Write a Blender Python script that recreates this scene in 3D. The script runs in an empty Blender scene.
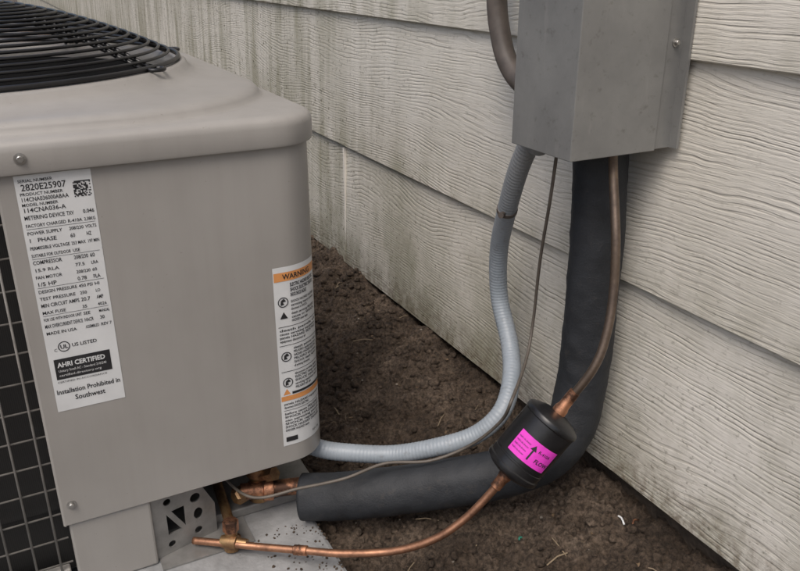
import bpy, math, random
from mathutils import Vector, noise, Matrix
random.seed(7)
S=bpy.context.scene
COL=S.collection
# ------------------------------------------------------------------ helpers
def link(o,parent=None):
    COL.objects.link(o)
    if parent: o.parent=parent
    return o
def empty(name):
    o=bpy.data.objects.new(name,None); o.empty_display_size=.05
    return link(o)
def mesh(name,verts,faces,mat,parent=None,smooth=False):
    m=bpy.data.meshes.new(name); m.from_pydata([tuple(v) for v in verts],[],faces); m.update()
    if mat: m.materials.append(mat)
    if smooth: m.polygons.foreach_set('use_smooth',[True]*len(m.polygons))
    return link(bpy.data.objects.new(name,m),parent)
def bevel(o,w,seg=2):
    b=o.modifiers.new('b','BEVEL'); b.width=w; b.segments=seg; b.limit_method='ANGLE'; b.angle_limit=math.radians(40)
    return o
def box(name,x0,x1,y0,y1,z0,z1,mat,parent=None,bv=0):
    v=[(x,y,z) for x in(x0,x1) for y in(y0,y1) for z in(z0,z1)]
    f=[(0,1,3,2),(4,6,7,5),(0,4,5,1),(2,3,7,6),(0,2,6,4),(1,5,7,3)]
    o=mesh(name,v,f,mat,parent)
    if bv: bevel(o,bv)
    return o
def catmull(pts,step=.004):
    P=[Vector(p) for p in pts]; P=[2*P[0]-P[1]]+P+[2*P[-1]-P[-2]]
    out=[]
    for i in range(1,len(P)-2):
        a,b,c,d=P[i-1:i+3]; n=max(2,int((c-b).length/step))
        for k in range(n):
            t=k/n
            out.append(.5*((2*b)+(c-a)*t+(2*a-5*b+4*c-d)*t*t+(3*b-a-3*c+d)*t**3))
    out.append(P[-2]); return out
def sweep_data(path,rad,n=20,caps=True):
    V=[];F=[];L=0;t0=(path[1]-path[0]).normalized()
    u=t0.orthogonal().normalized()
    for i,p in enumerate(path):
        a=path[max(0,i-1)];b=path[min(len(path)-1,i+1)]
        t=(b-a).normalized(); u=(u-t*u.dot(t)).normalized(); w=t.cross(u)
        if i: L+=(p-path[i-1]).length
        for k in range(n):
            th=2*math.pi*k/n
            r=rad(L,th) if callable(rad) else rad
            V.append(p+(u*math.cos(th)+w*math.sin(th))*r)
    for i in range(len(path)-1):
        for k in range(n):
            k2=(k+1)%n
            F.append((i*n+k,i*n+k2,(i+1)*n+k2,(i+1)*n+k))
    if caps:
        F.append(tuple(range(n))[::-1]); F.append(tuple((len(path)-1)*n+k for k in range(n)))
    return V,F
def tube(name,pts,rad,mat,parent=None,n=20,step=.004,raw=False):
    path=[Vector(p) for p in pts] if raw else catmull(pts,step)
    V,F=sweep_data(path,rad,n)
    return mesh(name,V,F,mat,parent,smooth=True)
def revolve(name,a,b,prof,mat,parent=None,n=40):
    a=Vector(a);b=Vector(b);d=(b-a).normalized();u=d.orthogonal().normalized();w=d.cross(u)
    V=[];F=[]
    for t,r in prof:
        for k in range(n):
            th=2*math.pi*k/n; V.append(a+d*t+(u*math.cos(th)+w*math.sin(th))*max(r,1e-5))
    for i in range(len(prof)-1):
        for k in range(n):
            k2=(k+1)%n; F.append((i*n+k,i*n+k2,(i+1)*n+k2,(i+1)*n+k))
    F.append(tuple(range(n))[::-1]);F.append(tuple((len(prof)-1)*n+k for k in range(n)))
    o=mesh(name,V,F,mat,parent,smooth=True)
    o.data.set_sharp_from_angle(angle=math.radians(35)); return o
class NT:
    def __init__(s,name):
        s.m=bpy.data.materials.new(name); s.m.use_nodes=True; s.t=s.m.node_tree; s.b=s.t.nodes['Principled BSDF']
        s.co=s.n('ShaderNodeTexCoord').outputs['Object']
    def n(s,ty,**k):
        q=s.t.nodes.new(ty)
        for a,v in k.items(): setattr(q,a,v)
        return q
    def l(s,a,b): s.t.links.new(a,b)
    def noise(s,scale,detail=4,rough=.55,vec=None,stretch=None,dist=0):
        q=s.n('ShaderNodeTexNoise'); q.inputs['Scale'].default_value=scale;q.inputs['Detail'].default_value=detail;q.inputs['Roughness'].default_value=rough;q.inputs['Distortion'].default_value=dist
        v=vec or s.co
        if stretch:
            mp=s.n('ShaderNodeMapping'); mp.inputs['Scale'].default_value=stretch; s.l(v,mp.inputs[0]); v=mp.outputs[0]
        s.l(v,q.inputs['Vector']); return q.outputs['Fac']
    def ramp(s,src,stops,interp='LINEAR'):
        q=s.n('ShaderNodeValToRGB'); q.color_ramp.interpolation=interp
        e=q.color_ramp.elements
        while len(e)<len(stops): e.new(.5)
        for i,(p,c) in enumerate(stops):
            e[i].position=p; e[i].color=(c if len(c)==4 else (*c,1)) if isinstance(c,tuple) else (c,c,c,1)
        s.l(src,q.inputs[0]); return q.outputs[0]
    def mix(s,fac,a,b,mode='MIX'):
        q=s.n('ShaderNodeMix',data_type='RGBA',blend_type=mode)
        if hasattr(fac,'node'): s.l(fac,q.inputs[0])
        else: q.inputs[0].default_value=fac
        for i,v in((6,a),(7,b)):
            if hasattr(v,'node'): s.l(v,q.inputs[i])
            else: q.inputs[i].default_value=(*v,1)
        return q.outputs[2]
    def math(s,op,a,b=None,c=None):
        q=s.n('ShaderNodeMath',operation=op)
        for i,v in enumerate((a,b,c)):
            if v is None: continue
            if hasattr(v,'node'): s.l(v,q.inputs[i])
            else: q.inputs[i].default_value=v
        return q.outputs[0]
    def rng(s,v,a,b,c,d):
        q=s.n('ShaderNodeMapRange'); s.l(v,q.inputs[0])
        for i,x in enumerate((a,b,c,d)): q.inputs[i+1].default_value=x
        return q.outputs[0]
    def bump(s,h,strength=.3,dist=.002):
        q=s.n('ShaderNodeBump'); q.inputs['Strength'].default_value=strength; q.inputs['Distance'].default_value=dist
        s.l(h,q.inputs['Height']); s.l(q.outputs[0],s.b.inputs['Normal'])
    def base(s,c,rough=.5,metal=0,spec=None):
        if hasattr(c,'node'): s.l(c,s.b.inputs['Base Color'])
        else: s.b.inputs['Base Color'].default_value=(*c,1)
        if hasattr(rough,'node'): s.l(rough,s.b.inputs['Roughness'])
        else: s.b.inputs['Roughness'].default_value=rough
        s.b.inputs['Metallic'].default_value=metal
        if spec is not None: s.b.inputs['Specular IOR Level'].default_value=spec
        return s.m
def varied(name,c,amt=.15,scale=12,rough=.45,metal=0,bump=.1,bscale=400,bdist=.0005,spec=None):
    t=NT(name); n=t.noise(scale,4,.6); lo=tuple(x*(1-amt) for x in c); hi=tuple(min(1,x*(1+amt)) for x in c)
    col=t.ramp(n,[(.3,lo),(.7,hi)])
    if bump: t.bump(t.noise(bscale,2),bump,bdist)
    return t.base(col,t.ramp(n,[(.3,rough*.88),(.7,min(1,rough*1.12))]),metal,spec)
# ------------------------------------------------------------------ materials
def unit_paint():
    t=NT('taupe_powder_coat')
    c=t.ramp(t.noise(5,4,.6),[(.3,(.278,.265,.247)),(.7,(.322,.308,.289))])
    st=t.ramp(t.noise(1,3,.6,stretch=(45,45,3)),[(.45,0.0),(.75,1.0)])
    c=t.mix(t.math('MULTIPLY',st,.15),c,(.19,.175,.155))
    sp=t.ramp(t.noise(260,2,.5),[(.70,0.0),(.78,1.0)])
    c=t.mix(t.math('MULTIPLY',sp,.4),c,(.14,.12,.10))
    t.bump(t.noise(700,1),.1,.0004)
    return t.base(c,t.ramp(t.noise(9,3),[(.3,.28),(.7,.42)]))
M_unit=unit_paint()
def box_paint():
    t=NT('grey_galvanised_paint')
    c=t.ramp(t.noise(14,5,.65),[(.3,(.185,.185,.18)),(.7,(.245,.245,.235))])
    sc=t.ramp(t.noise(1,4,.7,stretch=(60,60,9)),[(.60,0.0),(.70,1.0)])
    c=t.mix(t.math('MULTIPLY',sc,.3),c,(.32,.31,.29))
    d=t.ramp(t.noise(90,3,.7),[(.60,0.0),(.75,1.0)])
    c=t.mix(t.math('MULTIPLY',d,.45),c,(.10,.09,.08))
    t.bump(t.noise(300,2),.15,.0005)
    return t.base(c,.40,.25)
M_box=box_paint()
M_black=varied('black_wire_coating',(.012,.012,.013),.3,40,.35,0,0)
M_cavity=varied('dark_cavity',(.008,.008,.008),.2,10,.8,0,0)
def conduit_mat():
    t=NT('grey_pvc_conduit'); sx=t.n('ShaderNodeSeparateXYZ'); t.l(t.co,sx.inputs[0])
    n=t.noise(25,4,.6); c=t.ramp(n,[(.3,(.245,.28,.312)),(.7,(.30,.335,.37))])
    up=t.rng(sx.outputs[2],.34,.52,0,.6)
    c=t.mix(up,c,(.20,.19,.175))
    d=t.ramp(t.noise(120,3,.7),[(.58,0.0),(.72,1.0)]); c=t.mix(t.math('MULTIPLY',d,.35),c,(.12,.10,.08))
    return t.base(c,.42)
M_conduit=conduit_mat()
def foam():
    t=NT('black_foam_insulation')
    c=t.ramp(t.noise(18,5,.65),[(.3,(.010,.0115,.014)),(.75,(.024,.027,.032))])
    d=t.ramp(t.noise(60,4,.7),[(.58,0.0),(.8,1.0)])
    c=t.mix(t.math('MULTIPLY',d,.35),c,(.085,.07,.055))
    h=t.math('ADD',t.noise(25,4,.6),t.math('MULTIPLY',t.noise(500,2),.35))
    t.bump(h,.5,.003); return t.base(c,.66)
M_foam=foam()
def copper(name,bright,dull,lo=.35,hi=.65):
    t=NT(name); n=t.noise(35,5,.7)
    c=t.ramp(n,[(lo,dull),(hi,bright)]); t.bump(t.noise(250,2),.15,.0006)
    return t.base(c,t.ramp(n,[(.3,.55),(.7,.32)]),.85)
M_cu=copper('weathered_copper',(.48,.25,.15),(.17,.09,.06))
M_cu_dull=copper('dull_brown_copper',(.22,.165,.125),(.11,.085,.07))
M_cu_burn=copper('heat_marked_copper',(.62,.30,.17),(.09,.05,.035),.42,.60)
M_brass=copper('brass',(.42,.27,.13),(.16,.085,.05))
M_steel=varied('zinc_steel',(.42,.41,.39),.2,120,.38,.9)
M_bracket=varied('galvanised_bracket',(.25,.245,.235),.25,30,.42,.4)
M_drier=varied('black_enamel',(.010,.010,.011),.3,40,.30,0,.15,80,.001)
M_pink=varied('magenta_sticker',(.66,.045,.48),.15,60,.5)
M_label=varied('white_label',(.62,.63,.63),.05,30,.4,0,0)
M_ink=varied('black_ink',(.02,.02,.022),.1,50,.5,0,0)
M_orange=varied('orange_ink',(.62,.27,.09),.08,50,.45,0,0)
M_wire=varied('thermostat_cable',(.10,.085,.07),.2,50,.5,0,0)
M_hose=varied('brown_rubber_hose',(.085,.070,.060),.3,40,.55,0,.2,200)
M_grid=varied('guard_wire',(.20,.19,.175),.2,60,.4,0,0)
def fins():
    t=NT('condenser_fins')
    sx=t.n('ShaderNodeSeparateXYZ'); t.l(t.co,sx.inputs[0])
    s=t.math('SINE',t.math('MULTIPLY',t.math('ADD',sx.outputs[0],sx.outputs[1]),3000))
    c=t.mix(t.math('MULTIPLY_ADD',s,.5,.5),(.004,.004,.004),(.014,.013,.012))
    return t.base(c,.6)
M_fins=fins()
EXP=.2745; ZB=.093
def siding():
    t=NT('cedar_grain_siding')
    sx=t.n('ShaderNodeSeparateXYZ'); t.l(t.co,sx.inputs[0]); y=sx.outputs[1]; z=sx.outputs[2]
    idx=t.math('FLOOR',t.math('DIVIDE',t.math('SUBTRACT',z,ZB-.0005),EXP))
    zl=t.math('SUBTRACT',z,t.math('MULTIPLY_ADD',idx,EXP,ZB))
    cv=t.n('ShaderNodeCombineXYZ'); t.l(t.math('MULTIPLY',idx,7.31),cv.inputs[0]); t.l(y,cv.inputs[1]); t.l(z,cv.inputs[2])
    v=cv.outputs[0]
    w1=t.noise(1,1,.5,vec=v,stretch=(1,1.9,6)); w2=t.noise(1,1,.5,vec=v,stretch=(1,18,24))
    ph=t.math('ADD',t.math('ADD',z,t.math('MULTIPLY',w1,.12)),t.math('MULTIPLY',w2,.008))
    fr=t.math('SINE',t.math('MULTIPLY',ph,2*math.pi/.0062))
    groove=t.ramp(t.math('MULTIPLY_ADD',fr,.5,.5),[(.0,0.0),(.5,1.0)])
    brk=t.ramp(t.noise(1,3,.6,vec=v,stretch=(1,9,70)),[(.36,0.0),(.62,1.0)])
    g=t.math('MAXIMUM',groove,brk)
    fine=t.noise(1,3,.65,vec=v,stretch=(1,28,420))
    h=t.math('ADD',g,t.math('MULTIPLY',fine,1.1))
    t.bump(h,.7,.0010)
    c=t.ramp(t.noise(3,4,.6,vec=v),[(.3,(.60,.572,.51)),(.7,(.69,.662,.605))])
    c=t.mix(t.math('MULTIPLY',t.math('SUBTRACT',1.0,g),.30),c,(.34,.31,.25))
    c=t.mix(t.rng(fine,.45,.25,0,.22),c,(.36,.33,.27))
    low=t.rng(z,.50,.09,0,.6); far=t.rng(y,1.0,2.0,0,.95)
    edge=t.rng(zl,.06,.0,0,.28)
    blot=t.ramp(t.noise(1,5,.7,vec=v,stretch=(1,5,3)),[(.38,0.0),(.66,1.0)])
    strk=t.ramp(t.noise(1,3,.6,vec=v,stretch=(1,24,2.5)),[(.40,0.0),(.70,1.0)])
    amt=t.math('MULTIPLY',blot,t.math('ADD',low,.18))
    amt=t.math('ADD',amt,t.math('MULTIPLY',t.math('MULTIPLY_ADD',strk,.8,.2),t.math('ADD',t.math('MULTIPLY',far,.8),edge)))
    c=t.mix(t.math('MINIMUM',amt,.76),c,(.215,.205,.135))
    spk=t.ramp(t.noise(1,3,.6,vec=v,stretch=(1,110,150)),[(.59,0.0),(.69,1.0)])
    c=t.mix(t.math('MULTIPLY',spk,t.math('ADD',t.math('MULTIPLY',t.math('ADD',low,far),.85),.12)),c,(.09,.08,.05))
    spl=t.math('MULTIPLY',t.rng(z,.17,.092,0,1),t.ramp(t.noise(1,4,.75,vec=v,stretch=(1,60,60)),[(.42,0.0),(.62,1.0)]))
    c=t.mix(t.math('MULTIPLY',spl,.75),c,(.12,.085,.055))
    return t.base(c,.6,0,.35)
M_siding=siding()
M_conc=varied('dirty_foundation_concrete',(.060,.046,.034),.4,45,.95,0,.9,90,.005)
def soil():
    t=NT('damp_soil')
    c=t.ramp(t.noise(10,6,.72),[(.32,(.085,.062,.045)),(.5,(.155,.115,.084)),(.66,(.28,.215,.162))])
    g=t.ramp(t.noise(150,3,.75),[(.38,(.30,.29,.28)),(.66,(1.4,1.37,1.33))])
    c=t.mix(.85,c,g,'MULTIPLY')
    h=t.noise(80,6,.85)
    t.bump(h,1.0,.016)
    return t.base(c,t.ramp(t.noise(30,2),[(.35,.5),(.65,.95)]),0,.35)
M_soil=soil()
M_pad=varied('grey_equipment_pad',(.24,.243,.245),.3,22,.75,0,.5,160,.002)
M_twig=varied('dry_twig',(.26,.20,.13),.3,60,.8,0,0)
M_leaf=varied('dry_leaf_bits',(.12,.08,.045),.5,30,.85,0,0)
M_stone=varied('small_stone',(.22,.19,.155),.4,60,.8,0,0)

# ------------------------------------------------------------------ ground
def sstep(a,b,x):
    t=min(1,max(0,(x-a)/(b-a))); return t*t*(3-2*t)
def gh(x,y,fine=True):
    wall=.066+.028*sstep(.75,1.7,y)
    z=wall*sstep(.36,.64,x)
    z-=.012*sstep(.63,.672,x)*(1-sstep(.7,1.3,y))
    p=Vector((x,y,0))
    z+=.012*(noise.noise(p*7)) 
    if fine and 0<x<1 and 0<y<4:
        q=p+Vector((noise.noise(p*40),noise.noise(p*40+Vector((9,0,0))),0))*.010
        z+=.014*noise.fractal(p*20,1.0,2.0,3)
        z+=.014*(.5-noise.voronoi(q*48)[0][0])*.8
        z+=.008*(.5-noise.voronoi(q*115)[0][0])+.004*noise.noise(p*230)
    if x<.33: z=min(z, .010) if y>.5 else z
    return z
def coords(a,b,d,lo,hi,g=1.25):
    L=[];x=a
    while x<=b: L.append(x);x+=d
    s=d;x=L[-1]
    while x<hi: s*=g;x+=s;L.append(x)
    s=d;x=L[0];R=[]
    while x>lo: s*=g;x-=s;R.append(x)
    return R[::-1]+L
xs=coords(.28,.71,.0024,-60,60); ys=coords(.45,2.0,.0028,-60,60)
V=[(x,y,gh(x,y)) for y in ys for x in xs]; nx=len(xs)
F=[(j*nx+i,j*nx+i+1,(j+1)*nx+i+1,(j+1)*nx+i) for j in range(len(ys)-1) for i in range(nx-1)]
mesh('ground',V,F,M_soil,smooth=True)
def lump(c,r,rng,V,F):
    t=(1+5**.5)/2
    ico=[(-1,t,0),(1,t,0),(-1,-t,0),(1,-t,0),(0,-1,t),(0,1,t),(0,-1,-t),(0,1,-t),(t,0,-1),(t,0,1),(-t,0,-1),(-t,0,1)]
    fc=[(0,11,5),(0,5,1),(0,1,7),(0,7,10),(0,10,11),(1,5,9),(5,11,4),(11,10,2),(10,7,6),(7,1,8),(3,9,4),(3,4,2),(3,2,6),(3,6,8),(3,8,9),(4,9,5),(2,4,11),(6,2,10),(8,6,7),(9,8,1)]
    b=len(V); a=rng.random()*6.28; sx,sy,sz=[rng.uniform(.65,1.25) for _ in range(3)]
    for p in ico:
        q=Vector(p).normalized()*r*rng.uniform(.75,1.2); q=Vector((q.x*sx,q.y*sy,q.z*sz*.8)); q.rotate(Matrix.Rotation(a,3,'Z'))
        V.append(Vector(c)+q)
    F+= [tuple(b+i for i in f) for f in fc]
rng=random.Random(3)
V=[];F=[]
for i in range(9500):
    x=rng.uniform(.30,.67); y=rng.uniform(.42,2.4)
    r=.0012+.008*rng.random()**4.0
    if rng.random()<.015: r*=1.6
    if x<.32: r=min(r,.0025); lump((x,y,.018+r*.3) if x<.304 else (x,y,gh(x,y)+r*.25),r,rng,V,F)
    else: lump((x,y,gh(x,y)+r*.25),r,rng,V,F)
# soil crumbs kicked up on the pad
for i in range(260):
    x=.305-abs(rng.gauss(0,.045)); y=rng.uniform(.60,.85); r=rng.uniform(.0006,.0022)
    lump((x,y,.018+r*.3),r,rng,V,F)
mesh('soil_clods',V,F,M_soil,smooth=True)
V=[];F=[]
for i in range(160):
    x=rng.uniform(.33,.66); y=rng.uniform(.42,2.4); r=rng.uniform(.001,.0028)
    lump((x,y,gh(x,y)+r*.5),r,rng,V,F)
mesh('small_stones',V,F,M_stone)
V=[];F=[]
for i in range(60):
    x=rng.uniform(.35,.66); y=rng.uniform(.42,2.2); L=rng.uniform(.002,.006); a=rng.uniform(0,6.28)
    c=Vector((x,y,gh(x,y)+.003)); u=Vector((math.cos(a),math.sin(a),rng.uniform(-.3,.3))); w_=Vector((-math.sin(a),math.cos(a),rng.uniform(-.3,.3)))
    b=len(V); n=7
    V+=[c+u*L*math.cos(k*6.283/n)*rng.uniform(.7,1.1)+w_*L*.5*math.sin(k*6.283/n)*rng.uniform(.6,1.2)+Vector((0,0,rng.uniform(0,.002))) for k in range(n)]+[c+Vector((0,0,.0015))]
    F+=[(b+k,b+(k+1)%n,b+n) for k in range(n)]
mesh('dead_leaf_litter',V,F,M_leaf)
tw=empty('twigs')
V=[];F=[]
for i in range(70):
    x=rng.uniform(.36,.65); y=rng.uniform(.45,2.0); a=rng.uniform(0,3.14); L=rng.uniform(.008,.04)
    p0=Vector((x,y,gh(x,y)+.003)); d=Vector((math.cos(a),math.sin(a),rng.uniform(-.05,.12)))*L
    pts=[p0,p0+d*.5+Vector((rng.uniform(-.002,.002),rng.uniform(-.002,.002),.002)),p0+d]
    v,f=sweep_data(pts,rng.uniform(.0004,.0009),5); b=len(V); V+=v; F+=[tuple(b+k for k in q) for q in f]
mesh('twig_pieces',V,F,M_twig,tw)
scrap=empty('wire_scraps')
M_green=varied('green_plastic',(.03,.20,.14),.2,60,.5,0,0)
tube('green_scrap',[(.512,.652,gh(.512,.652)+.005),(.515,.655,gh(.512,.652)+.006),(.518,.654,gh(.512,.652)+.005)],.0014,M_green,scrap,n=8)
tube('copper_scrap',[(.640,.585,gh(.64,.585)+.008),(.648,.592,gh(.64,.585)+.011),(.655,.590,gh(.64,.585)+.010)],.0014,M_cu_burn,scrap,n=8)
tube('white_scrap',[(.630,.590,gh(.63,.59)+.006),(.634,.600,gh(.63,.59)+.008),(.632,.606,gh(.63,.59)+.008)],.0013,M_label,scrap,n=8)

# ------------------------------------------------------------------ house wall
house=empty('house_wall')
WX=.67
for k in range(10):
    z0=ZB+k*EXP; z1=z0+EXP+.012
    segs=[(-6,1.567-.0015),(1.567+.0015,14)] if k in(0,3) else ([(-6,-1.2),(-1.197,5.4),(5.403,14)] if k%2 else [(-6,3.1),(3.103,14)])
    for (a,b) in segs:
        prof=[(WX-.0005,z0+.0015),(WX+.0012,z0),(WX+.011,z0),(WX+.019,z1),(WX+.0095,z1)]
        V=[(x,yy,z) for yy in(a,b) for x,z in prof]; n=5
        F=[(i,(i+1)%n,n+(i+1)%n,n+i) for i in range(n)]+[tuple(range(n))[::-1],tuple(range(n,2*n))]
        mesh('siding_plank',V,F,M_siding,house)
box('sheathing',WX+.021,WX+.15,-6,14,ZB-.003,2.85,M_conc,house)
box('foundation',WX+.026,WX+.149,-6,14,-.3,ZB-.006,M_conc,house)
M_caulk=varied('joint_caulk',(.74,.71,.65),.06,30,.6,0,0)
for k in (0,3):
    box('joint_trim',WX+.002,WX+.012,1.5648,1.5692,ZB+k*EXP+.002,ZB+k*EXP+EXP-.006,M_caulk,house)
p=box('equipment_pad',-.60,.305,.60,1.80,-.06,.018,M_pad,None,.006)

# ------------------------------------------------------------------ condenser unit
unit=empty('air_conditioner_condenser')
YF=.85; XR=.335; RC=.052; XF=XR-RC; X0=-.006
def panel_pt(s,z,off=0):
    if s<=XF: return Vector((s,YF-off,z))
    a=(s-XF)/RC
    if a<=math.pi/2: return Vector((XF+math.sin(a)*(RC+off),YF+RC-math.cos(a)*(RC+off),z))
    return Vector((XR+off,YF+RC+(a-math.pi/2)*RC,z))
SA=XF+RC*math.pi/2
def panel_strip(name,s0,s1,z0,z1,off,mat,parent,ns=None):
    ns=ns or max(2,int((s1-s0)/.004)); V=[];F=[]
    for i in range(ns+1):
        s=s0+(s1-s0)*i/ns; V+=[panel_pt(s,z0,off),panel_pt(s,z1,off)]
    for i in range(ns): F.append((2*i,2*i+2,2*i+3,2*i+1))
    return mesh(name,V,F,mat,parent,smooth=True)
V=[];F=[]
zP0,zP1=.118,.552
ss=[X0+(XF-X0)*i/6 for i in range(7)]+[XF+(SA-XF)*i/16 for i in range(1,17)]+[SA+.33*i/4 for i in range(1,5)]
rows=[(zP0+.0,-.014),(zP0,-.0015),(zP0+.0015,0),(zP1,0)]
for s in ss:
    for z,off in rows: V.append(panel_pt(s,z,off))
nr=len(rows)
for i in range(len(ss)-1):
    for r in range(nr-1): F.append((i*nr+r,(i+1)*nr+r,(i+1)*nr+r+1,i*nr+r+1))
b=len(V)
for z in(zP0,zP1): V+=[Vector((X0,YF,z)),Vector((X0-.0025,YF+.0025,z)),Vector((X0-.0025,YF+.022,z))]
F+=[(b,b+3,b+4,b+1),(b+1,b+4,b+5,b+2)]
mesh('service_panel',V,F,M_unit,unit,smooth=True).data.set_sharp_from_angle(angle=math.radians(30))
CX,CY=-.0525,YF+.3875; H=.3875
def rsq(h,rc,a):
    c,s=math.cos(a),math.sin(a); lo,hi=0,2*h
    def inside(t):
        x,y=abs(c*t),abs(s*t)
        if x>h or y>h: return False
        if x>h-rc and y>h-rc: return (x-h+rc)**2+(y-h+rc)**2<=rc*rc
        return True
    for _ in range(30):
        m=(lo+hi)/2
        if inside(m): lo=m
        else: hi=m
    return c*lo,s*lo
NA=480
def loft(name,rings,mat,parent,capin=False,smooth=True):
    V=[];F=[]
    for fn,z in rings:
        for k in range(NA):
            a=2*math.pi*k/NA; x,y=fn(a); V.append((CX+x,CY+y,z))
    for i in range(len(rings)-1):
        for k in range(NA):
            k2=(k+1)%NA; F.append((i*NA+k,i*NA+k2,(i+1)*NA+k2,(i+1)*NA+k))
    if capin: F.append(tuple((len(rings)-1)*NA+k for k in range(NA)))
    o=mesh(name,V,F,mat,parent,smooth=smooth); o.data.set_sharp_from_angle(angle=math.radians(50)); return o
def SQ(h,rc): return lambda a:rsq(h,rc,a)
def CI(r): return lambda a:(r*math.cos(a),r*math.sin(a))
def BL(f,g,t): return lambda a:(f(a)[0]*(1-t)+g(a)[0]*t,f(a)[1]*(1-t)+g(a)[1]*t)
loft('coil',[(SQ(H-.022,.04),.13),(SQ(H-.022,.04),.555)],M_fins,unit)
box('coil_lower',CX-H+.022,.092,YF+.030,CY+H-.022,.034,.1295,M_fins,unit)
box('compressor_bay',.0935,XR-.03,YF+.16,CY+H-.022,.034,.1295,M_cavity,unit)
box('bay_ceiling',.0935,XR-.02,YF+.018,YF+.158,.1302,.134,M_cavity,unit)
box('base_tray',CX-H+.006,.330,YF+.045,CY+H-.006,.0185,.033,M_bracket,unit,.002)
box('base_rail',CX-H+.006,X0-.004,YF+.005,YF+.018,.019,.052,M_unit,unit,.002)
cap=[(SQ(.388,.058),.546),(SQ(.3945,.062),.545),(SQ(.3955,.063),.548),(SQ(.3955,.063),.567),(SQ(.3945,.063),.5725),(SQ(.3915,.064),.5765),(SQ(.387,.066),.5788),(SQ(.383,.085),.5797),
 (SQ(.379,.185),.5805),(SQ(.3770,.200),.5818),(SQ(.3755,.203),.5865),(SQ(.3730,.206),.5905),(SQ(.368,.210),.5928),(SQ(.361,.212),.5940)]
ci=CI(.322)
cap+=[(BL(SQ(.356,.215),ci,.3),.5950),(BL(SQ(.350,.22),ci,.65),.5975),(BL(SQ(.345,.22),ci,.92),.603),(CI(.322),.609),(CI(.317),.6120),(CI(.309),.6120),(CI(.303),.6075),(CI(.299),.595),(CI(.298),.50)]
loft('top_cap',cap,M_unit,unit)
loft('fan_chamber',[(CI(.2975),.59),(CI(.2975),.30),(CI(.01),.30)],M_cavity,unit)
revolve('fan_motor',(CX,CY,.40),(CX,CY,.60),[(0,.065),(.13,.065),(.14,.055),(.15,.02)],M_black,unit)
for k in range(3):
    a0=k*2.094; V=[];F=[]
    for i in range(9):
        for j in range(7):
            r=.06+.22*j/6; a=a0+(i/8-.5)*1.15*(1-.15*j/6); V.append((CX+r*math.cos(a),CY+r*math.sin(a),.47+.05*(i/8-.5)))
    for i in range(8):
        for j in range(6): F.append((i*7+j,i*7+j+1,(i+1)*7+j+1,(i+1)*7+j))
    mesh('fan_blade',V,F,M_black,unit,smooth=True)
GR=.312
def gz(r): return .616+.080*(1-(r/GR)**2)
V=[];F=[]
def addsweep(path,rad,n=8,closed=False):
    v,f=sweep_data(path,rad,n,not closed); b=len(V)
    V.extend(v); F.extend(tuple(b+k for k in q) for q in f)
r=.055
while r<GR+.001:
    path=[Vector((CX+r*math.cos(a),CY+r*math.sin(a),gz(r))) for a in [2*math.pi*k/120 for k in range(121)]]
    addsweep(path,.0021 if r<GR-.006 else .0030,7,True); r+=.01284
for k in range(8):
    a=k*math.pi/4+.10
    for da in (-.010,.010):
        path=[Vector((CX+q*math.cos(a+da/max(q,.06)),CY+q*math.sin(a+da/max(q,.06)),gz(q)-.0045)) for q in [.05+(GR-.05)*j/14 for j in range(15)]]
        addsweep(path,.0030,7)
    c=Vector((CX+(GR+.006)*math.cos(a),CY+(GR+.006)*math.sin(a),.6145)); t=Vector((-math.sin(a),math.cos(a),0)); rr=Vector((math.cos(a),math.sin(a),0))
    addsweep([c+t*.012*math.cos(q)+rr*.010*math.sin(q) for q in [math.pi*2*j/20 for j in range(21)]],.0026,7,True)
mesh('fan_grille',V,F,M_black,unit,smooth=True)
V=[];F=[]
x=X0-.014
while x>CX-H+.03:
    addsweep([Vector((x,YF+.006,.045)),Vector((x,YF+.006,.55))],.0014,6); x-=.0265
for z in [.06+.036*i for i in range(14)]:
    addsweep([Vector((CX-H+.02,YF+.009,z)),Vector((X0,YF+.009,z))],.0012,6)
y=YF+.03
while y<CY+H-.03:
    addsweep([Vector((CX-H+.003,y,.03)),Vector((CX-H+.003,y,.55))],.0016,6)
    if y>YF+.40: addsweep([Vector((CX+H-.003,y,.03)),Vector((CX+H-.003,y,.55))],.0016,6)
    y+=.0265
for z in [.06+.036*i for i in range(14)]:
    addsweep([Vector((CX-H+.006,YF+.02,z)),Vector((CX-H+.006,CY+H-.03,z))],.0013,6)
    addsweep([Vector((CX+H-.006,YF+.38,z)),Vector((CX+H-.006,CY+H-.03,z))],.0013,6)
mesh('coil_guard',V,F,M_grid,unit,smooth=True)
box('front_leg',X0+.003,.092,YF+.0035,YF+.028,.019,.1172,M_unit,unit,.003)
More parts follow.
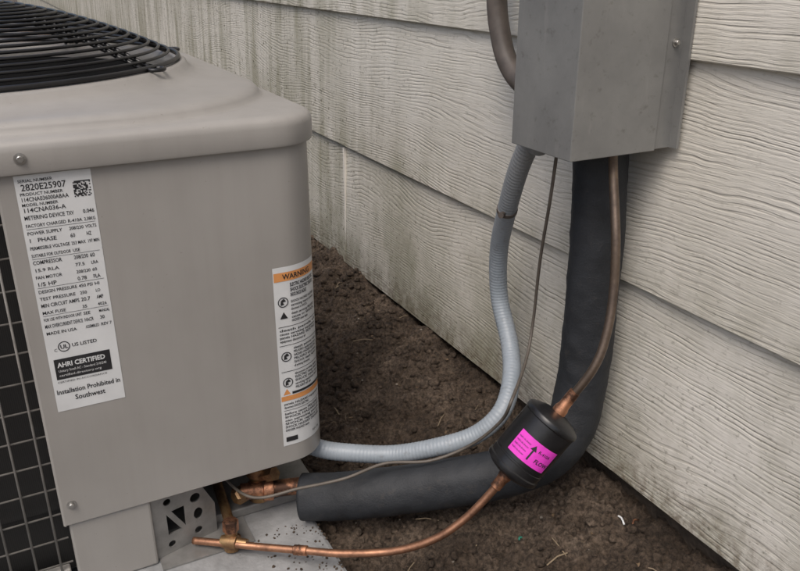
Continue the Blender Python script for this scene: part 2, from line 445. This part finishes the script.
def bracket():
    x0,x1,z0,z1=.0925,.176,.021,.112
    outer=[(x0,z0),(x1,z0),(x1,z1-.045),(x1-.02,z1),(x0,z1)]
    def circ(cx,cz,r,n=12,sx=1): return [(cx+r*sx*math.cos(2*math.pi*i/n),cz+r*math.sin(2*math.pi*i/n)) for i in range(n)]
    holes=[circ(.113,.100,.005),circ(.113,.034,.005),[(.110,.050),(.128,.050),(.110,.082)],[(.134,.052),(.134,.084),(.117,.084)],circ(.150,.088,.007),circ(.152,.062,.009,sx=.7),circ(.150,.036,.0055)]
    cu=bpy.data.curves.new('br','CURVE'); cu.dimensions='2D'; cu.fill_mode='BOTH'; cu.extrude=.0012
    for L in [outer]+holes:
        sp=cu.splines.new('POLY'); sp.points.add(len(L)-1); sp.use_cyclic_u=True
        for i,(a,b) in enumerate(L): sp.points[i].co=(a,b,0,1)
    ob=bpy.data.objects.new('br',cu); COL.objects.link(ob)
    dg=bpy.context.evaluated_depsgraph_get(); me=bpy.data.meshes.new_from_object(ob.evaluated_get(dg))
    bpy.data.objects.remove(ob)
    me.materials.clear(); me.materials.append(M_bracket)
    for v in me.vertices: v.co=Vector((v.co.x,YF+.012-v.co.z+(v.co.x-.094)*.25,v.co.y))
    link(bpy.data.objects.new('perforated_bracket',me),unit)
bracket()
box('bracket_flange',.094,.215,YF-.012,YF+.044,.0187,.0208,M_bracket,unit)
def screw(c,d,r=.006,parent=unit):
    c=Vector(c);d=Vector(d).normalized()
    revolve('screw',c,c+d,[(0,r*1.35),(.0012,r*1.35),(.0014,r*.8),(.0042,r*.8),(.0048,r*.65)],M_steel,parent,n=24)
screw((.018,YF-.0085,.561),(0,-1,0),.0042)
screw((.004,YF,.147),(0,-1,0),.0040)
# ------------------------------------------------------------------ text helper
def text_geo(body,size,align='LEFT',bold=0):
    cu=bpy.data.curves.new('t','FONT'); cu.body=body; cu.size=size; cu.align_x=align; cu.resolution_u=2; cu.offset=bold*size
    ob=bpy.data.objects.new('t',cu); COL.objects.link(ob); dg=bpy.context.evaluated_depsgraph_get()
    me=bpy.data.meshes.new_from_object(ob.evaluated_get(dg)); bpy.data.objects.remove(ob)
    v=[(q.co.x,q.co.y) for q in me.vertices]; f=[tuple(p.vertices) for p in me.polygons]; bpy.data.meshes.remove(me); return v,f
class Sheet:
    def __init__(s,fn): s.fn=fn; s.V=[];s.F=[]
    def text(s,body,x,z,size,align='LEFT',bold=.0,width=None):
        v,f=text_geo(body,size,align,bold)
        k=1
        if width and v:
            w=max(a for a,_ in v)-min(a for a,_ in v); k=width/w
        b=len(s.V); s.V+=[s.fn(x+a*k,z+c) for a,c in v]; s.F+=[tuple(b+i for i in q) for q in f]
    def rect(s,x0,x1,z0,z1):
        n=max(1,int((x1-x0)/.004)); b=len(s.V)
        for i in range(n+1):
            x=x0+(x1-x0)*i/n; s.V+=[s.fn(x,z0),s.fn(x,z1)]
        s.F+=[(b+2*i,b+2*i+2,b+2*i+3,b+2*i+1) for i in range(n)]
    def poly(s,pts):
        b=len(s.V); s.V+=[s.fn(*p) for p in pts]; s.F.append(tuple(range(b,b+len(pts))))
    def ring(s,cx,cz,r,w,n=28):
        b=len(s.V)
        for i in range(n):
            a=2*math.pi*i/n
            for q in(r-w,r): s.V.append(s.fn(cx+q*math.cos(a),cz+q*math.sin(a)))
        for i in range(n):
            j=(i+1)%n; s.F.append((b+2*i,b+2*i+1,b+2*j+1,b+2*j))
    def done(s,name,mat,parent): return mesh(name,s.V,s.F,mat,parent)
# rating label
lx0,lx1,lz0,lz1=.009,.0815,.272,.5425
panel_strip('rating_label',lx0,lx1,lz0,lz1,.0004,M_label,unit)
K=Sheet(lambda a,b:panel_pt(a,b,.0007))
T=K.text
T('SERIAL NUMBER',lx0+.003,.5352,.0045,bold=.01); T('2820E25907',lx0+.005,.5268,.0095,width=.042,bold=.012)
T('PRODUCT NUMBER',lx0+.003,.5215,.0045,bold=.01); T('114CNA036000ABAA',lx0+.003,.5155,.0062,width=.044,bold=.01)
T('MODEL NUMBER',lx0+.003,.5105,.0045,bold=.01); T('114CNA036-A',lx0+.003,.5042,.0066,bold=.01)
rq=random.Random(11)
for i in range(13):
    for j in range(13):
        if rq.random()<.52 or (i in(0,12) or j in(0,12)) and rq.random()<.5:
            K.rect(lx1-.0190+i*.0013,lx1-.0190+(i+1)*.0013,.5145+j*.0013,.5145+(j+1)*.0013)
rowsT=[('METERING DEVICE','TXV','0.046'),('FACTORY CHARGED','R-410A','2.38KG'),('POWER SUPPLY','208/230','VOLTS'),('1   PHASE','60','HZ'),('PERMISSIBLE VOLTAGE','253 MAX','197 MIN'),('SUITABLE FOR OUTDOOR','USE',''),('COMPRESSOR','208/230','60'),('15.9 RLA','77.5','LRA'),('FAN MOTOR','208/230','60'),('1/5 HP','0.78','FLA'),('DESIGN PRESSURE','450 PSI','HI'),('TEST PRESSURE','250','LO'),('MIN CIRCUIT AMPS','20.7','AMP'),('MAX FUSE','35','4026'),('FOR USE WITH INDOOR UNIT','SEE','MANUAL'),('MAX OVERCURRENT DEVICE','HACR','30'),('MADE IN USA','ASSEMBLED','REV 7')]
z=.4965
for i,(a,b,c) in enumerate(rowsT):
    sz=.0050 if i%3 else .0060
    T(a,lx0+.003,z,sz,width=min(.038,.0025*len(a)+.003),bold=.012)
    if b: T(b,lx0+.043,z,sz,width=min(.014,.0023*len(b)),bold=.012)
    if c: T(c,lx0+.059,z,sz,width=min(.011,.0023*len(c)),bold=.012)
    if i in(1,5,9,13): K.rect(lx0+.003,lx1-.003,z-.0022,z-.0018)
    z-=.0081
K.ring(lx0+.018,.3505,.0062,.0010); T('UL',lx0+.018,.3482,.0066,'CENTER',.025); T('C',lx0+.0075,.346,.0048); T('US LISTED',lx0+.026,.3485,.0058,bold=.015)
K.rect(lx0+.005,lx1-.009,.3115,.3365)
T('CERTIFIED IN ACCORDANCE',lx0+.005,.3070,.0032,width=.052)
T('Installation Prohibited in',lx0+.036,.2935,.0082,'CENTER',.018,width=.067); T('Southwest',lx0+.036,.2835,.0086,'CENTER',.018,width=.032)
K.done('rating_label_print',M_ink,unit)
K2=Sheet(lambda a,b:panel_pt(a,b,.0010))
K2.text('AHRI CERTIFIED',lx0+.008,.3265,.0080,bold=.03,width=.050); K2.text('Unitary Small AC - Standard 210/240',lx0+.008,.3205,.0042,width=.050); K2.text('certified.directory.org',lx0+.008,.3150,.0040,width=.044)
K2.done('badge_print',M_label,unit)
# warning label
wx0,wx1,wz0,wz1=.2675,.338,.146,.398
panel_strip('warning_label',wx0,wx1,wz0,wz1,.0004,M_label,unit)
O=Sheet(lambda a,b:panel_pt(a,b,.0007)); O.rect(wx0+.001,wx1-.001,.3795,.391); O.rect(wx0+.001,wx1-.001,.2135,.2205)
O.poly([(wx0+.004,.2225),(wx0+.014,.2225),(wx0+.009,.231)])
O.done('warning_label_orange',M_orange,unit)
W=Sheet(lambda a,b:panel_pt(a,b,.0010))
W.text('WARNING',wx0+.012,.3820,.0095,bold=.02,width=.042)
def para(x,z,n,step,size,w,words,seed,bold=.02):
    q=random.Random(seed)
    for i in range(n):
        W.text(' '.join(q.choice(words) for _ in range(3)),x,z-i*step,size,width=w*(1 if i<n-1 else .6),bold=bold)
wd=['ELECTRIC','SHOCK','HAZARD','can','cause','injury','or','death','disconnect','power','before','servicing','PELIGRO','DANGER','riesgo','equipment','replace','all','panels']
para(wx0+.021,.3715,3,.0066,.0066,.042,wd[:3],1,.03); para(wx0+.021,.350,3,.0050,.0046,.042,wd,2); para(wx0+.021,.334,3,.0050,.0046,.042,wd,8)
W.rect(wx0+.003,wx1-.003,.3185,.3192)
para(wx0+.004,.3125,4,.0050,.0046,.060,wd,3); W.rect(wx0+.003,wx1-.003,.2925,.2932)
para(wx0+.021,.286,6,.0050,.0046,.042,wd,4); W.rect(wx0+.003,wx1-.003,.2555,.2562); para(wx0+.021,.2495,5,.0050,.0046,.042,wd,5)
W.rect(wx0+.016,wx1-.003,.2222,.2255)
para(wx0+.004,.2075,2,.0050,.0046,.060,wd,6); W.rect(wx0+.003,wx1-.003,.1990,.1996); para(wx0+.004,.193,6,.0050,.0046,.058,wd,7)
W.rect(wx0+.004,wx0+.020,.152,.1590); W.text('REV 04',wx0+.045,.153,.005)
for zc in(.352,.277,.240):
    W.ring(wx0+.011,zc,.0068,.0012); W.poly([(wx0+.0075,zc-.004),(wx0+.0125,zc-.003),(wx0+.0105,zc),(wx0+.015,zc+.001),(wx0+.012,zc+.005),(wx0+.008,zc+.002)])
W.poly([(wx0+.006,.330),(wx0+.016,.330),(wx0+.011,.339)])
W.done('warning_label_print',M_ink,unit)

# ------------------------------------------------------------------ service valves
sv=empty('service_valve')
def hexr(name,a,b,prof,mat,parent): return revolve(name,a,b,prof,mat,parent,n=6)
revolve('body',(.245,.905,.036),(.245,.905,.11),[(0,.016),(.02,.018),(.022,.013),(.040,.013),(.041,.017),(.056,.017),(.059,.010)],M_brass,sv)
hexr('hex_cap',(.222,.893,.060),(.200,.885,.060),[(0,.012),(.016,.012),(.019,.009)],M_brass,sv)
revolve('arm',(.215,.893,.062),(.31,.872,.056),[(0,.0115),(.03,.0115),(.031,.016),(.044,.016),(.045,.0120),(.10,.0120)],M_cu_burn,sv)
hexr('side_port',(.245,.892,.078),(.262,.868,.094),[(0,.007),(.014,.007),(.015,.010),(.028,.010)],M_brass,sv)
tube('suction_stub',[(.245,.905,.09),(.245,.93,.115),(.245,1.02,.12)],.0105,M_cu,sv)
lv=empty('service_valve')
revolve('body',(.183,.836,.020),(.186,.842,.060),[(0,.010),(.010,.012),(.018,.012),(.019,.008),(.026,.008)],M_brass,lv)
hexr('hex_cap',(.185,.841,.046),(.186,.843,.066),[(0,.0105),(.015,.0105),(.017,.007)],M_cu_burn,lv)
revolve('flare_nut',(.172,.842,.033),(.208,.812,.036),[(0,.008),(.010,.0095),(.022,.0095),(.023,.007),(.036,.006)],M_brass,lv)
tube('back_stub',[(.185,.838,.035),(.190,.87,.040),(.200,1.02,.06)],.007,M_brass,lv)
# ------------------------------------------------------------------ lines
ls=empty('copper_refrigerant_line')
low=[(.466,.632,.171),(.450,.638,.147),(.424,.647,.116),(.391,.661,.088),(.350,.689,.064),(.299,.728,.050),(.254,.767,.043),(.212,.805,.036),(.178,.832,.034),(.140,.865,.029)]
tube('lower_tube',low,.0049,M_cu,ls)
d=(Vector(low[6])-Vector(low[5])).normalized()
revolve('coupling',Vector(low[6])-d*.010,Vector(low[6])+d,[(0,.0052),(.001,.0066),(.018,.0066),(.019,.0052)],M_cu_burn,ls)
up=[(.594,.653,.60),(.598,.648,.552),(.600,.644,.516),(.592,.622,.455),(.587,.611,.398),(.575,.602,.348),(.559,.601,.308),(.533,.617,.256)]
tube('upper_tube',up,.0052,M_cu_dull,ls)
fd=empty('filter_drier')
A=Vector((.466,.632,.171));B=Vector((.533,.617,.256)); D=(B-A).normalized(); Lab=(B-A).length
R=.0335
revolve('body',A,B,[(.002,.006),(.006,.008),(.008,.018),(.011,.027),(.0145,.0335),(.0165,R+.0012),(.021,R+.0012),(.0225,R),(.030,R),(.0305,R-.0006),(.0325,R-.0006),(.033,R),(Lab-.0225,R),(Lab-.021,R+.0012),(Lab-.0165,R+.0012),(Lab-.0145,.0335),(Lab-.011,.027),(Lab-.008,.018),(Lab-.006,.008),(Lab-.002,.006)],M_drier,fd,n=64)
revolve('lower_fitting',A-D*.016,B,[(0,.0055),(.001,.0068),(.014,.0070),(.019,.0085),(.026,.0085)],M_cu_burn,fd)
Db=(Vector(up[-2])-Vector(up[-1])).normalized()
revolve('upper_fitting',B-D*.010,B+Db*.03,[(0,.0085),(.010,.0085),(.014,.0070),(.036,.0066),(.037,.0052)],M_cu_burn,fd)
C0=(A+B)/2; view=(Vector((0,0,.74))-C0); e1=(view-D*view.dot(D)).normalized(); e2=D.cross(e1)
def dr(u,v,off=.0005):
    a=(u+.008)/R; return C0+D*v+(e1*math.cos(a)+e2*math.sin(a))*(R+off)
V=[];F=[]
n=24
for i in range(n+1):
    u=-.027+.054*i/n; V+=[dr(u,-.0165,.0004),dr(u,.0125,.0004)]
F=[(2*i,2*i+2,2*i+3,2*i+1) for i in range(n)]
mesh('sticker',V,F,M_pink,fd,smooth=True)
q=Sheet(lambda a,b:dr(a,b,.0008))
q.poly([(-.003,-.012),(-.001,-.012),(-.001,.002),(-.003,.002)]); q.poly([(-.006,.001),(.002,.001),(-.002,.008)])
q.text('FLOW',.006,-.010,.007,bold=.02); q.text('R-410A',.004,.002,.0052,bold=.01)
for i in range(4): q.text('install in this direction',-.025,-.011+i*.005,.0032,width=.017)
q.done('sticker_print',M_ink,fd)
def foam_r(L,th):
    c,s=math.cos(th),math.sin(th)
    return .0325+.0016*noise.noise(Vector((L*14,c,s)))+.0010*noise.noise(Vector((L*50,2*c,2*s)))+.0006*noise.noise(Vector((L*150,4*c,4*s)))
ins=[(.630,.707,.600),(.630,.704,.556),(.632,.699,.474),(.633,.696,.371),(.632,.695,.273),(.627,.693,.215),(.612,.688,.168),(.583,.687,.138),(.543,.697,.120),(.497,.726,.099),(.405,.782,.074),(.330,.832,.056),(.292,.857,.050)]
tube('insulated_suction_line',ins,foam_r,M_foam,None,n=48,step=.0035)
def rib(L,th): return .0128+.00025*math.sin(2*math.pi*L/.0052+th)
cond=[(.552,.715,.60),(.560,.745,.548),(.565,.774,.501),(.580,.814,.437),(.600,.856,.364),(.612,.866,.287),(.605,.824,.229),(.580,.782,.199),(.548,.757,.170),(.515,.768,.137),(.470,.795,.115),(.422,.835,.094),(.369,.868,.093),(.332,.896,.096),(.300,.95,.100)]
ec=empty('electrical_conduit')
tube('flexible_conduit',cond,rib,M_conduit,ec,n=28,step=.0013)
revolve('connector',(.552,.715,.556),(.562,.742,.528),[(0,.017),(.006,.017),(.007,.0145),(.02,.0145),(.021,.013)],M_conduit,ec,n=28)
cc=Vector((.580,.814,.437)); dd=(Vector((.600,.856,.364))-Vector((.565,.774,.501))).normalized()
revolve('clamp',cc-dd*.005,cc+dd,[(0,.0128),(.0005,.0138),(.006,.0138),(.0065,.0128)],M_hose,ec,n=28)
revolve('clamp_screw',cc+Vector((-.010,-.008,0)),cc+Vector((-.03,-.022,0)),[(0,.003),(.008,.003),(.009,.004),(.012,.004)],M_hose,ec,n=12)
tube('thermostat_cable',[(.560,.695,.60),(.560,.695,.553),(.570,.714,.478),(.590,.750,.386),(.600,.768,.292),(.575,.745,.250),(.504,.675,.246),(.503,.695,.203),(.485,.734,.150),(.438,.759,.125),(.385,.786,.121),(.329,.792,.112),(.276,.820,.096),(.218,.850,.082),(.190,.92,.092),(.17,1.02,.10)],.0021,M_wire,None,n=10)
tube('rubber_hose',[(.63,.95,1.9),(.63,.95,1.1),(.63,.939,.764),(.63,.933,.690),(.63,.923,.653),(.63,.903,.616),(.63,.865,.590),(.628,.80,.578),(.62,.72,.60)],.0140,M_hose,None,n=24)
# ------------------------------------------------------------------ utility box
ub=empty('line_set_cover_box')
bx0,bx1,by0,by1,bz0,bz1=.526,.643,.631,.737,.546,1.9
def shell(name,x0,x1,y0,y1,z0,z1,th,mat,parent):
    V=[(x0,y0),(x1,y0),(x1,y0+th),(x0+th,y0+th),(x0+th,y1-th),(x1,y1-th),(x1,y1),(x0,y1)]
    n=len(V); VV=[(a,b,z) for z in(z0,z1) for a,b in V]
    F=[(i,(i+1)%n,n+(i+1)%n,n+i) for i in range(n)]
    quads=[(0,1,2,3),(0,3,4,7),(4,5,6,7)]
    F+=[tuple(reversed(q_)) for q_ in quads]+[tuple(n+k for k in q_) for q_ in quads]
    return bevel(mesh(name,VV,F,mat,parent),.0012)
shell('cover',bx0,bx1,by0,by1,bz0,bz1,.002,M_box,ub)
box('base_flange_near',.640,.6695,.6335,.6350,.5475,1.9,M_box,ub)
box('base_flange_tab',.6655,.6690,.622,.6335,.5475,1.9,M_box,ub)
box('base_flange_far',.640,.6695,.7335,.7348,.5475,1.9,M_box,ub)
box('back_plate',.6660,.6690,.6352,.7333,.5475,1.9,M_box,ub)
box('bottom_lip',.5285,.5400,.634,.734,.5465,.5485,M_box,ub)
screw((.656,.6334,.66),(0,-1,0),.0034,ub); screw((.656,.6334,.95),(0,-1,0),.0034,ub)
# ------------------------------------------------------------------ light, world, camera
az=Vector((-.75,-.66)).normalized(); el=math.radians(58)
w=bpy.data.worlds.new('World'); S.world=w; w.use_nodes=True; nt=w.node_tree
sk=nt.nodes.new('ShaderNodeTexSky'); sk.sky_type='NISHITA'; sk.sun_disc=False; sk.sun_elevation=el; sk.sun_rotation=math.atan2(az.x,az.y); sk.dust_density=5; sk.air_density=1; sk.ozone_density=1
bg=nt.nodes['Background']; bg.inputs[1].default_value=.15; nt.links.new(sk.outputs[0],bg.inputs[0])
sd=bpy.data.lights.new('sun','SUN'); sd.energy=1.5; sd.angle=math.radians(34); sd.color=(1,.975,.94)
so=bpy.data.objects.new('sun',sd); COL.objects.link(so)
dirv=Vector((az.x*math.cos(el),az.y*math.cos(el),math.sin(el))); so.rotation_euler=dirv.to_track_quat('Z','Y').to_euler(); so.location=dirv*5
cam=bpy.data.cameras.new('camera'); cam.lens=785/800*36; cam.sensor_width=36; cam.clip_start=.02; cam.clip_end=300
co=bpy.data.objects.new('camera',cam); COL.objects.link(co); co.location=(0,0,.74); co.rotation_euler=(math.radians(67.5),0,math.radians(-27.4)); S.camera=co
S.view_settings.view_transform='Standard'; S.view_settings.look='None'; S.view_settings.exposure=0
